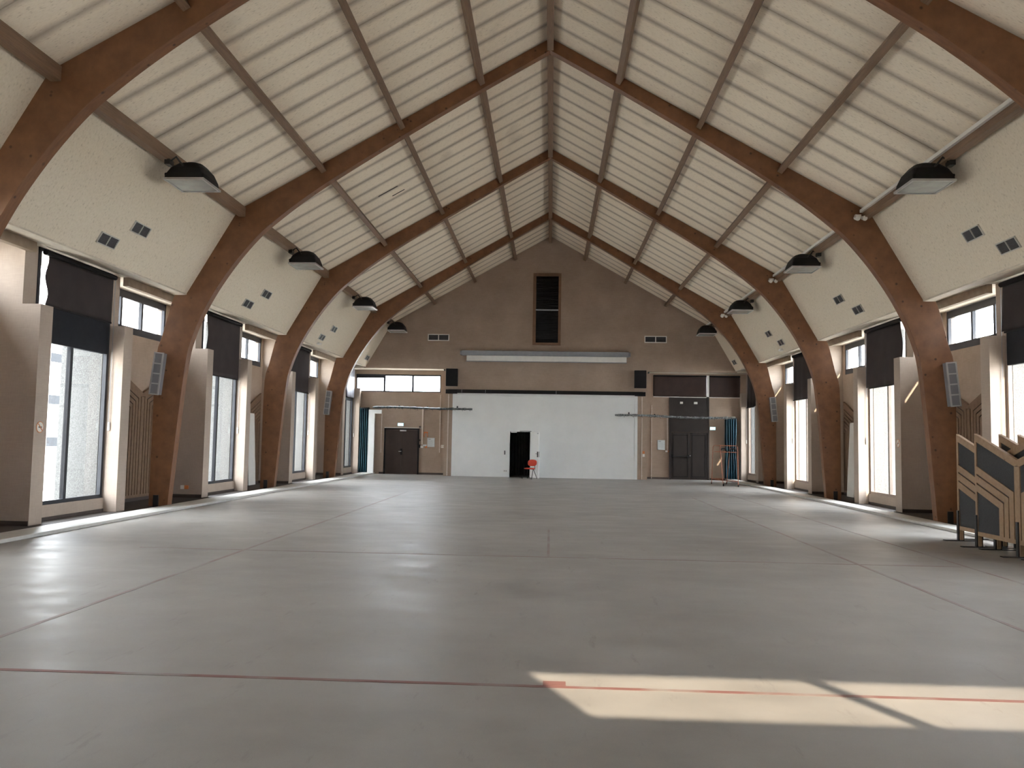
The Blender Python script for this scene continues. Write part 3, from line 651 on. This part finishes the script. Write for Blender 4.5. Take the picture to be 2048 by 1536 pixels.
# ------------------------------------------------------------------ roller blinds
def blind(s, k):
    a1, b0 = pierA(k)[1], pierB(k)[0]
    bottom = 4.12 if k == 0 else 3.42
    m = M['blind'] if not (k == 3 and s < 0) else M['blind_grey']
    t = empty('roller_blind', (s*(9.49 if k < 3 else 9.19), (a1+b0)/2, 5.13 if k < 3 else 5.09), 'dark brown roller blind over the %s tall window on the %s wall' % (BN[k], SIDE[s]) if not (k == 3 and s < 0) else 'crumpled grey blind at the last tall window on the left', 'blind', 'roller blinds')
    yc = (a1+b0)/2; x = 9.42
    MB().tube([(0, a1+0.05-yc, -0.02), (0, b0-0.05-yc, -0.02)], 0.055, 12).build('roller_tube', M['black'], t)
    ys0, ys1 = a1+(0.16 if k < 3 else 0.05), b0-0.06
    if k == 3: bottom = 3.6 if s < 0 else 3.42
    rnd = random.Random(k*7+s)
    ph = rnd.uniform(0, 6)
    fold = 0.05 if (s > 0 or k == 3) else 0.012
    def fn(u, v):
        y = ys0+(ys1-ys0)*u; z = 5.08-(5.08-bottom)*v
        w = fold*math.sin(u*9+ph+v*1.2)*(0.3+0.7*v)+0.5*fold*math.sin(u*23+ph)*v
        edge = 0.05*math.sin(v*9+ph)*(1-u)**6
        return (s*0.03+w*0.6, y-yc+edge, z-5.13)
    MB().grid(fn, 40, 14).build('blind_cloth', m, t, smooth=True, solid=0.004)
    f0 = fn(0.5, 1)
    B(f0[0]-0.012, f0[0]+0.012, ys0-yc+0.02, ys1-yc-0.02, bottom-5.13-0.03, bottom-5.13+0.005).build('bottom_bar', M['black'], t)
    # pull cord beside the far pier
    MB().tube([(-s*0.0, b0-0.035-yc, -0.05), (0, b0-0.03-yc, -1.6), (s*0.005, b0-0.035-yc, -3.21)], 0.006, 5).build('pull_cord', M['grey'], t)
    B(-0.02, 0.02, b0-0.03-yc, b0-0.002-yc, -3.37, -3.19).build('cord_cleat', M['white2'], t)
for s in (-1, 1):
    for k in range(4): blind(s, k)
# chocolate blinds over the right-hand end windows
for i, (a, b) in enumerate(((4.93, 7.40), (7.52, 8.96))):
    t = empty('roller_blind', ((a+b)/2, D2-0.06, 4.86), 'glossy chocolate blind over the %s end window right of the partition' % ('wide' if i == 0 else 'narrow'), 'blind', 'end wall blinds')
    MB().tube([(a-(a+b)/2, 0, -0.02), (b-(a+b)/2, 0, -0.02)], 0.04, 10).build('roller_tube', M['black'], t)
    xm = (a+b)/2
    MB().grid(lambda u, v: (a+(b-a)*u-xm, -0.01-0.03*math.sin(u*5+v*4+i*2)*v*(0.3+u), -0.02-0.98*v), 30, 10).build('blind_cloth', M['blind_brown'], t, smooth=True, solid=0.004)
    B(a-xm, b-xm, -0.015, 0.01, -1.03, -0.995).build('bottom_bar', M['white2'], t)
B(-0.058, 0.058, -0.03, 0.03, 0, 1.0).build('blind_guide', M['white2'], loc=(7.46, D2-0.07, 3.87))
tag(bpy.data.objects['blind_guide'], 'pale vertical guide post between the two chocolate blinds', 'guide rail')

# ------------------------------------------------------------------ doors in the end wall
d1 = empty('door_1', (-6.94, D2, 0), kind='structure'); og = (-6.94, D2, 0)
mb = B(-7.78, -7.71, D2-0.05, D2-0.001, 0, 2.17); mb.box(-6.17, -6.10, D2-0.05, D2-0.001, 0, 2.17); mb.box(-7.71, -6.17, D2-0.05, D2-0.001, 2.10, 2.17)
mb.build('door_frame', M['black'], d1, org=og)
for a, b in ((-7.70, -6.945), (-6.935, -6.18)): B(a, b, D2-0.045, D2-0.001, 0.015, 2.09).build('door_leaf', M['door'], d1, org=og)
B(-6.99, -6.89, D2-0.075, D2-0.045, 0.92, 1.20).build('lock_plate', M['black'], d1, org=og, bevel=0.01)
MB().tube([(-6.94, D2-0.07, 1.08), (-6.94, D2-0.12, 1.08), (-7.06, D2-0.12, 1.07)], 0.012, 6).build('handle', M['alu'], d1, org=og)
B(-7.02, -6.72, D2-0.10, D2-0.05, 2.03, 2.10).build('door_closer', M['alu'], d1, org=og)
B(-7.78, -6.02, D2-0.035, D2-0.001, 2.185, 2.215).build('cover_strip', M['white2'], d1, org=og)
d2 = empty('door_2', (6.6, D2, 0), kind='structure'); og = (6.6, D2, 0)
mb = B(5.68, 5.76, D2-0.06, D2-0.001, 0, 3.87); mb.box(7.45, 7.53, D2-0.06, D2-0.001, 0, 3.87); mb.box(5.76, 7.45, D2-0.06, D2-0.001, 2.20, 2.30)
mb.build('door_frame', M['door2'], d2, org=og)
B(5.76, 7.45, D2-0.045, D2-0.001, 2.30, 3.86).build('over_panel', M['door2'], d2, org=og)
for a, b in ((5.77, 6.635), (6.645, 7.44)):
    lf = B(a, b, D2-0.045, D2-0.001, 0.015, 2.19).build('door_leaf', M['door2'], d2, org=og)
    mb = MB()
    frame = (a+0.08, b-0.08, 0.12, 2.08)
    mb.box(frame[0], frame[1], D2-0.055, D2-0.045, frame[2], frame[2]+0.03); mb.box(frame[0], frame[1], D2-0.055, D2-0.045, frame[3]-0.03, frame[3]); mb.box(frame[0], frame[0]+0.03, D2-0.055, D2-0.045, frame[2], frame[3]); mb.box(frame[1]-0.03, frame[1], D2-0.055, D2-0.045, frame[2], frame[3])
    mb.build('leaf_moulding', M['black'], lf, org=og)
pb = MB().tube([(5.82, D2-0.13, 1.08), (6.56, D2-0.13, 1.08)], 0.02, 8).build('panic_bar', M['blackm'], d2, org=og)
for x in (5.82, 6.56): B(x-0.05, x+0.05, D2-0.14, D2-0.045, 1.0, 1.16).build('bar_bracket', M['black'], pb, org=og)
MB().tube([(6.58, D2-0.05, 1.10), (6.58, D2-0.12, 1.10), (6.66, D2-0.12, 1.12)], 0.022, 8).build('handle', M['alu'], d2, org=og)
for x, w in ((6.24, 0.13), (6.90, 0.16)):
    o = B(-w/2, w/2, -0.05, 0, -0.05, 0.05).build('emergency_lamp', M['white2'], loc=(x, D2-0.046, 3.58), bevel=0.008)
    tag(o, 'small white emergency lamp, %s one above the right double door' % ('left' if x < 6.5 else 'right'), 'emergency light')
# exit signs
for x, z, w, sd_ in ((-7.0, 2.35, 0.28, 'left'), (7.69, 2.40, 0.26, 'right')):
    t = empty('exit_sign', (x, D2-0.001, z), 'glowing green and white exit sign by the %s double door' % sd_, 'exit sign')
    B(-w/2, w/2, -0.07, 0, -0.075, 0.075).build('sign_box', M['white2'], t)
    B(-w/2+0.01, w/2-0.01, -0.074, -0.07, -0.065, 0.065).build('sign_face', M['exit'], t)
    mb = MB(); mb.box(-0.10, -0.055, -0.077, -0.074, -0.04, 0.04); mb.prism([(-0.03, -0.015), (0.05, -0.015), (0.05, -0.04), (0.10, 0.0), (0.05, 0.04), (0.05, 0.015), (-0.03, 0.015)], 'y', -0.077, -0.074)
    mb.build('running_symbol', M['exitw'], t)

# ------------------------------------------------------------------ conduits, switches, notices on the end wall
def conduit(x, z0, z1, label, y=D2, r=0.022, extra=None):
    t = empty('conduit', (x, y-0.001, z0), label, 'conduit')
    B(-r, r, -0.035, 0, 0, z1-z0).build('conduit_pipe', M['conduit'], t)
    for z in (0.15, (z1-z0)*0.5, z1-z0-0.15): B(-r-0.012, r+0.012, -0.04, 0, z-0.012, z+0.012).build('clip', M['conduit'], t)
conduit(-5.96, 1.42, 3.18, 'white cable conduit right of the left double door', r=0.03)
conduit(-5.12, 1.05, 3.80, 'thin conduit between notice board and white partition', r=0.018)
conduit(-4.62, 0.02, 3.78, 'pale conduit on brown post left of the partition', y=D+0.02, r=0.022)
conduit(4.30, 0.02, 3.78, 'pale conduit on brown post right of the partition', y=D+0.02, r=0.018)
conduit(4.86, 0.02, 3.45, 'thin conduit left of the right-hand notice', r=0.014)
conduit(5.60, 1.35, 2.95, 'white conduit beside the right double door', r=0.022)
conduit(-7.92, 1.0, 2.85, 'thin conduit left of the left double door', r=0.014)
t = empty('switch_cluster', (-5.98, D2-0.001, 1.28), 'cluster of switches and red call box right of left double door', 'switches')
B(-0.18, -0.05, -0.05, 0, -0.02, 0.13).build('black_box', M['black'], t); B(-0.05, 0.08, -0.06, 0, -0.03, 0.08).build('white_switch', M['white2'], t)
B(0.06, 0.24, -0.06, 0, 0.06, 0.14).build('key_switch', M['alu'], t); B(0.18, 0.26, -0.045, 0, -0.02, 0.10).build('red_box', M['orange'], t)
t = empty('hose_hook', (-5.80, D2-0.001, 1.86), 'orange double hook above the left wall notice', 'hook')
MB().tube([(-0.07, -0.01, -0.08), (-0.07, -0.06, -0.04), (-0.06, -0.06, 0.10), (-0.03, -0.02, 0.14)], 0.018, 6).build('hook_arm', M['orange'], t)
MB().tube([(0.09, -0.01, -0.06), (0.09, -0.06, -0.03), (0.08, -0.06, 0.09), (0.05, -0.02, 0.13)], 0.018, 6).build('hook_arm', M['orange'], t)
B(-0.09, 0.11, -0.015, 0, 0.10, 0.16).build('hook_plate', M['orange'], t)
for x0, x1, z0, z1, sd_ in ((-5.71, -5.36, 1.31, 1.74, 'left'), (5.14, 5.49, 1.36, 1.82, 'right')):
    t = empty('safety_notice', ((x0+x1)/2, D2-0.001, z0), 'framed grey safety notice beside the %s double door' % sd_, 'notice'); w = x1-x0; h = z1-z0
    B(-w/2, w/2, -0.02, 0, 0, h).build('notice_frame', M['alu'], t); B(-w/2+0.015, w/2-0.015, -0.023, -0.02, 0.015, h-0.015).build('notice_sheet', M['paper'], t)
    B(-w/2+0.05, -w/2+0.16, -0.0245, -0.023, h-0.075, h-0.055).build('heading', M['ink'], t)
    mb = MB()
    for j in range(9): mb.box(-w/2+0.04, w/2-0.04-0.03*(j % 3), -0.024, -0.023, h-0.12-j*0.032, h-0.116-j*0.032)
    mb.build('text_lines', M['grey'], t)
t = empty('wall_socket', (-4.94, D2-0.001, 1.34), 'white triple socket plate beside the left end of the partition', 'socket')
B(-0.12, 0.12, -0.03, 0, -0.07, 0.07).build('socket_plate', M['white2'], t)
for dx in (-0.07, 0, 0.07): B(dx-0.02, dx+0.02, -0.034, -0.03, -0.03, 0.03).build('outlet', M['conduit'], t)
for z in (2.25, 1.62):
    o = B(-0.035, 0.035, -0.05, 0, -0.035, 0.035).build('door_magnet', M['black'], loc=(-6.03+(-0.05), D2-0.001, z), bevel=0.005)
    tag(o, 'small black fitting, %s of two right of the left double door' % ('upper' if z > 2 else 'lower'), 'wall fitting')
t = empty('call_point', (4.38, D+0.018, 1.12), 'red and white call point on post right of the partition', 'call point')
B(-0.05, 0.05, -0.05, 0, 0.06, 0.18).build('red_box', M['red_sign'], t); B(-0.04, 0.05, -0.045, 0, -0.08, 0.05).build('white_box', M['white2'], t)
t = empty('door_alarm_box', (5.58, D2-0.001, 1.30), 'small white and red alarm box left of right double door', 'alarm box')
B(-0.07, 0.03, -0.05, 0, -0.04, 0.04).build('white_box', M['white2'], t); B(0.03, 0.09, -0.045, 0, -0.035, 0.03).build('red_button', M['red_sign'], t)

# ------------------------------------------------------------------ curtain rails and curtains at the end wall
def rail(x0, x1, y, z, m, label, wave, brk):
    t = empty('curtain_rail', (x0, y, z), label, 'curtain rail')
    n = 40; path = []
    for i in range(n+1):
        u = i/n; path.append(((x1-x0)*u, 0.0, wave(u)))
    MB().tube(path, [0.036+0.018*abs(math.sin(i*1.9))+(0.012 if i % 5 == 2 else 0) for i in range(n+1)], 8).build('rail_pole', M[m], t)
    for i in range(3, n, 3):
        p = path[i]; MB().tube([(p[0], 0, p[2]-0.03), (p[0]+0.01, -0.03, p[2]-0.07), (p[0]+0.02, 0.0, p[2]-0.10)], 0.007, 5).build('glider', M['blackm'], t)
    for bx, by in brk:
        zz = wave((bx-x0)/(x1-x0))
        B(bx-x0-0.015, bx-x0+0.015, 0.0, by-y, zz+0.035, zz+0.06).build('rail_bracket', M['blackm'], t)
        B(bx-x0-0.03, bx-x0+0.03, by-y-0.02, by-y, zz-0.02, zz+0.14).build('wall_plate', M['blackm'], t)
rail(-8.10, -3.48, 37.45, 3.10, 'rail', 'dark mottled curtain rail sagging across the left end recess', lambda u: 0.02*math.sin(u*7)-0.05*max(0, u-0.8)*3, [(-7.1, D2), (-5.75, D2), (-4.2, D+0.01)])
rail(3.05, 8.47, 37.45, 2.90, 'rail2', 'silvery mottled curtain rail across the right end recess', lambda u: 0.03*math.sin(u*6+0.6)-0.03*u, [(3.7, D+0.01), (5.0, D2), (7.1, D2)])
def curtain(x0, x1, y, z0, z1, label, pl, waist):
    t = empty('teal_curtain', ((x0+x1)/2, y, z0), label, 'curtain', 'gathered teal curtains')
    xm = (x0+x1)/2; w = x1-x0
    def fn(u, v):
        k = 1-waist*math.exp(-((v-0.45)/0.12)**2)
        return ((u-0.5)*w*k, 0.07*math.sin(u*pl*2*math.pi)+0.02*math.sin(u*37+v*5), v*(z1-z0))
    MB().grid(fn, 90, 14).build('curtain_cloth', M['teal'], t, smooth=True, solid=0.006)
    B(-w/2, w/2, -0.02, 0.02, z1-z0, z1-z0+0.05).build('heading_tape', M['blackm'], t)
curtain(-8.94, -8.47, 38.45, 0.07, 3.08, 'gathered teal curtain in the left end corner', 5, 0.12)
curtain(8.20, 8.74, 38.45, 0.07, 2.86, 'gathered teal curtain in the right end corner', 5, 0.15)
t = empty('duct_casing', (-8.30, 38.28, 0), 'white inverted L-shaped casing beside the left teal curtain', 'casing')
B(-0.15, 0.13, -0.06, 0.06, 0, 3.02).build('upright', M['white'], t); B(0.13, 0.45, -0.06, 0.06, 2.84, 3.02).build('top_arm', M['white'], t); B(-0.155, -0.15, -0.065, 0.065, 0, 3.0).build('edge_bead', M['white2'], t)

# ------------------------------------------------------------------ red chair in front of the doorway
t = empty('stacking_chair', (-0.78, 36.45, 0), 'red padded chair with oval back standing before the dark doorway', 'chair', rot=(0, 0, math.radians(-28)))
def oval(w, h, th, n=24):
    rings = []
    for z, k in ((-th/2, 0.86), (-th*0.2, 1.0), (th*0.2, 1.0), (th/2, 0.86)):
        rings.append([(w/2*k*math.copysign(abs(math.cos(a))**0.75, math.cos(a)), h/2*k*math.copysign(abs(math.sin(a))**0.75, math.sin(a)), z) for a in [2*math.pi*i/n for i in range(n)]])
    return MB().loft(rings)
oval(0.45, 0.42, 0.06).build('seat', M['red'], t, loc=(0, 0, 0.455), smooth=True)
oval(0.45, 0.30, 0.05).build('backrest', M['red'], t, loc=(0, 0.24, 0.70), rot=(math.radians(80), 0, 0), smooth=True)
for sx_ in (-1, 1):
    MB().tube([(sx_*0.18, 0.0, 0.43), (sx_*0.24, -0.24, 0.0)], 0.013, 8).build('leg', M['black'], t)
    MB().tube([(sx_*0.18, 0.03, 0.43), (sx_*0.24, 0.26, 0.0)], 0.013, 8).build('leg', M['black'], t)
    MB().tube([(sx_*0.18, -0.12, 0.43), (sx_*0.18, 0.16, 0.43), (sx_*0.13, 0.24, 0.52), (sx_*0.11, 0.26, 0.66)], 0.012, 8).build('back_support', M['black'], t)
MB().tube([(-0.18, 0.0, 0.43), (0.18, 0.0, 0.43)], 0.012, 8).build('seat_bar', M['black'], t)

# ------------------------------------------------------------------ rusty tube rack in front of the right corner
t = empty('tube_rack', (7.28, 34.1, 0), 'tall thin rusty orange tube rack standing by right teal curtain', 'rack')
feet = {'a': (-0.33, 1.0), 'b': (-0.20, -0.75), 'c': (0.30, 1.0), 'd': (0.30, -1.15)}
topz = 1.62
tops = {'a': (-0.36, 0.55), 'b': (-0.28, -0.5), 'c': (0.34, 0.55), 'd': (0.40, -0.6)}
for k_ in 'abcd':
    f_, t_ = feet[k_], tops[k_]
    MB().tube([(f_[0], f_[1], 0.0), (t_[0], t_[1], topz-0.06), (t_[0]*0.9, t_[1]*0.9, topz)], 0.014, 7).build('leg', M['rust'], t)
    MB().tube([(f_[0], f_[1], 0.0), (f_[0], f_[1], 0.09)], 0.022, 7).build('rubber_foot', M['black'], t)
for p, q, z in (('a', 'c', topz), ('b', 'd', topz), ('a', 'b', topz), ('c', 'd', topz), ('a', 'c', 1.36), ('b', 'd', 1.36)):
    P_, Q_ = tops[p], tops[q]; MB().tube([(P_[0]*0.9, P_[1]*0.9, z), (Q_[0]*0.9, Q_[1]*0.9, z)], 0.014, 7).build('top_rail', M['rust'], t)
for p, q in (('a', 'b'), ('b', 'd'), ('a', 'c'), ('c', 'd')):
    P_, Q_ = feet[p], feet[q]; MB().tube([(P_[0], P_[1], 0.22), (Q_[0], Q_[1], 0.22)], 0.012, 7).build('lower_rail', M['rust'], t)
for x0, x1, y in ((-0.26, -0.02, -0.45), (0.08, 0.36, -0.5)):
    MB().tube([(x0, y, 1.42), (x0+0.06, y, 1.50), (x1-0.06, y, 1.50), (x1, y, 1.42), (x1+0.05, y, 1.38)], 0.028, 7).build('hanging_strap', M['black'], t)

# ------------------------------------------------------------------ chevron boards: barriers and recess panelling
def chevron(t, hw, zp, zv, zb, th, m_wood, m_dark, upper, bw=0.125, gap=0.028, nb=3, side=1, post=True):
    """board in local YZ, thickness along X; far end at +Y. Symmetric about y=0: V-notched top, nested battens that run
    down the slope and then vertically to the bottom rail, dark felt infill"""
    sl = (zp-zv)/hw
    for e in (1, -1):
        def P(u, z): return (e*(hw-u), z)       # u from the outer edge to the centre
        def poly(pts, m, name, d0, d1):
            MB().prism([P(u, z) for u, z in pts], 'x', d0, d1).build(name, m, t)
        zt = lambda u: zp-sl*u                   # top edge
        pw = 0.055; cp = 0.075 if post else 0.02
        poly([(0, zb), (pw, zb), (pw, zt(pw)-0.02), (0, zt(0))], m_wood, 'edge_post', 0, th)
        tb = 0.125
        poly([(pw, zt(pw)), (hw-0.001, zt(hw)), (hw-0.001, zt(hw)-tb*0.7), (hw-cp, zt(hw-cp)-tb), (pw, zt(pw)-tb)], m_wood, 'top_rail', 0, th)
        o1 = tb+upper
        if upper > 0.05:
            poly([(pw, zt(pw)-tb), (hw-cp, zt(hw-cp)-tb), (hw-cp, zt(hw-cp)-o1), (pw, zt(pw)-o1)], m_dark, 'felt_panel', th*0.3, th*0.7)
        d = o1; uc = hw-cp-(gap if post else 0)
        for i in range(nb):
            z0 = lambda u, d=d: zt(u)-d
            z1 = lambda u, d=d: zt(u)-d-bw
            ui = uc-bw
            poly([(pw, z0(pw)), (uc, z0(uc)), (uc, zb+0.07), (ui, zb+0.07), (ui, z1(ui)), (pw, z1(pw))], m_wood, 'batten', 0, th)
            d += bw+gap; uc = ui-gap
        poly([(pw, zt(pw)-d+gap), (uc+gap, zt(uc+gap)-d+gap), (uc+gap, zb+0.07), (pw, zb+0.07)], m_dark, 'felt_panel', th*0.3, th*0.7)
        poly([(pw, zb), (hw, zb), (hw, zb+0.07), (pw, zb+0.07)], m_wood, 'bottom_rail', 0, th)
        # dark backing seen in the gaps between battens
        poly([(pw, zt(pw)-o1-0.01), (hw-0.01, zt(hw)-o1-0.01), (hw-0.01, zb+0.07), (pw, zb+0.07)], m_dark, 'backing_sheet', th*0.4, th*0.6)
    if post: MB().box(0, th, -cp_, cp_, zb+0.07, zv-0.10).build('centre_post', m_wood, t)
cp_ = 0.075
def barrier(x, yfar, label, hw=1.28):
    t = empty('chevron_barrier', (x, yfar-hw, 0), label, 'barrier', 'parked chevron barriers')
    chevron(t, hw, 1.95, 1.52, 0.20, 0.06, M['pine'], M['felt'], 0.42)
    for y in (hw-0.03, -hw+0.03, 0.0):
        B(-0.022, 0.0, y-0.03, y+0.03, 0.0, 0.55).build('steel_leg', M['blackm'], t)
        B(0.06, 0.075, y-0.05, y+0.05, 0.0, 0.55).build('steel_leg', M['blackm'], t)
        B(0.0, 0.06, y-0.05, y+0.05, 0.02, 0.198).build('leg_block', M['pine'], t)
        B(-0.26, 0.32, y-0.05, y+0.05, 0.0, 0.012).build('foot_plate', M['blackm'], t)
barrier(7.48, 14.60, 'front barrier of the stack at the right, pine chevron frame with charcoal infill')
barrier(7.63, 15.54, 'barrier reaching farthest left, second in the stack at the right')
barrier(7.96, 14.72, 'third barrier from the front in the parked stack at the right')
barrier(8.10, 15.80, 'fourth barrier of the parked stack, notch hidden behind the front ones')
barrier(8.36, 14.86, 'rearmost barrier of the parked stack, nearest to the right wall')
for s in (-1, 1):
    for k, nm in ((0, 'second'), (1, 'third')):
        y = pierB(k)[1]+2.58
        t = empty('recess_panelling', (s*10.26 if s > 0 else -10.32, y, 0.10), 'chevron batten panelling in the %s wall recess behind the %s arch' % (SIDE[s], nm), 'wall panelling', 'recess panelling')
        chevron(t, 1.15, 3.12, 2.64, 0.0, 0.06, M['pine_dark'], M['felt'], 0.0, bw=0.105, gap=0.03, nb=8)
        if k == 1:
            o = B(-0.02, 0.02, -0.32, 0.32, 0.0, 2.45).build('leaning_board', M['white2'], loc=(s*10.04, 27.62, 0.02), rot=(0, s*math.radians(3), 0))
            tag(o, 'off-white board leaning in the %s recess behind the third arch' % SIDE[s], 'board')

# ------------------------------------------------------------------ small fittings on the piers
def no_smoking(s, k, label):
    y = (pierA(k)[0]+pierA(k)[1])/2-0.02
    t = empty('no_smoking_sign', (s*9.249, y, 1.79), label, 'sign', 'no smoking signs')
    def disc(r0, d0, d1, n=28): return MB().prism([(r0*math.cos(2*math.pi*i/n), r0*math.sin(2*math.pi*i/n)) for i in range(n)], 'x', -s*d0, -s*d1)
    disc(0.105, 0.0, 0.006).build('red_ring', M['red_sign'], t); disc(0.092, 0.006, 0.008).build('white_face', M['sign_white'], t)
    MB().box(-0.05, 0.05, -0.0, 0.0, -0.012, 0.012)
    B(*sx(-s, 0.008, 0.010), -0.05, 0.045, -0.014, 0.012).build('cigarette', M['ink'], t)
    MB().prism([(-0.072, 0.058), (-0.058, 0.072), (0.072, -0.058), (0.058, -0.072)], 'x', -s*0.010, -s*0.012).build('red_bar', M['red_sign'], t)
no_smoking(-1, 0, 'round no-smoking sign on the nearest left pier'); no_smoking(1, 1, 'round no-smoking sign on the right pier beyond the second arch')
t = empty('pier_sockets', (-9.72, pierA(1)[0], 0.28), 'white and dark red socket pair low on left pier behind the second arch', 'socket')
B(-0.11, -0.02, -0.04, 0, -0.05, 0.05).build('white_socket', M['white2'], t); B(0.0, 0.10, -0.04, 0, -0.05, 0.05).build('dark_socket', M['red_sign'], t)
t = empty('pier_sockets', (-9.70, pierA(3)[0], 0.33), 'white socket low on the left pier behind the farthest arch', 'socket')
B(-0.09, 0.09, -0.04, 0, -0.06, 0.06).build('white_socket', M['white2'], t); B(-0.03, 0.03, -0.044, -0.04, -0.03, 0.03).build('outlet', M['grey'], t)

# ------------------------------------------------------------------ outside
g = B(-90, 90, -60, 140, -2.3, -2.1).build('outside_ground', M['ground']); tag(g, 'pale paved ground outside the windows', 'ground', kind='structure')
for s in (-1, 1):
    tag(B(*sx(s, 9.6, 13.5), -2, 40.9, -2.1, -0.14).build('outside_terrace', M['ground']), 'raised paved terrace outside the %s windows' % SIDE[s], 'terrace', kind='structure')
bl = empty('neighbour_building', (-33, 56, -2.1), 'white apartment building outside the nearest left window', 'building'); og = (-33, 56, -2.1)
B(-43, -33, -20, 82, -2.1, 11.5).build('facade', M['facade'], bl, org=og); B(-43.3, -32.7, -20.3, 82.3, 11.5, 11.9).build('roof_edge', M['facade'], bl, org=og)  # unseen stretch towards the rear added to block low sky light
for z in (0.75, 3.55, 6.35, 9.1):
    for y in range(10):
        yy = 33.0+y*4.85
        w = B(-33.02, -32.98, yy, yy+2.2, z, z+0.62).build('window', M['facade_win'], bl, org=og)
        B(-33.0, -32.9, yy-0.05, yy+2.25, z-0.08, z).build('sill', M['facade'], w, org=og)
B(-33.4, -32.95, -20, 82, -2.1, -1.4).build('plinth', M['grey'], bl, org=og)
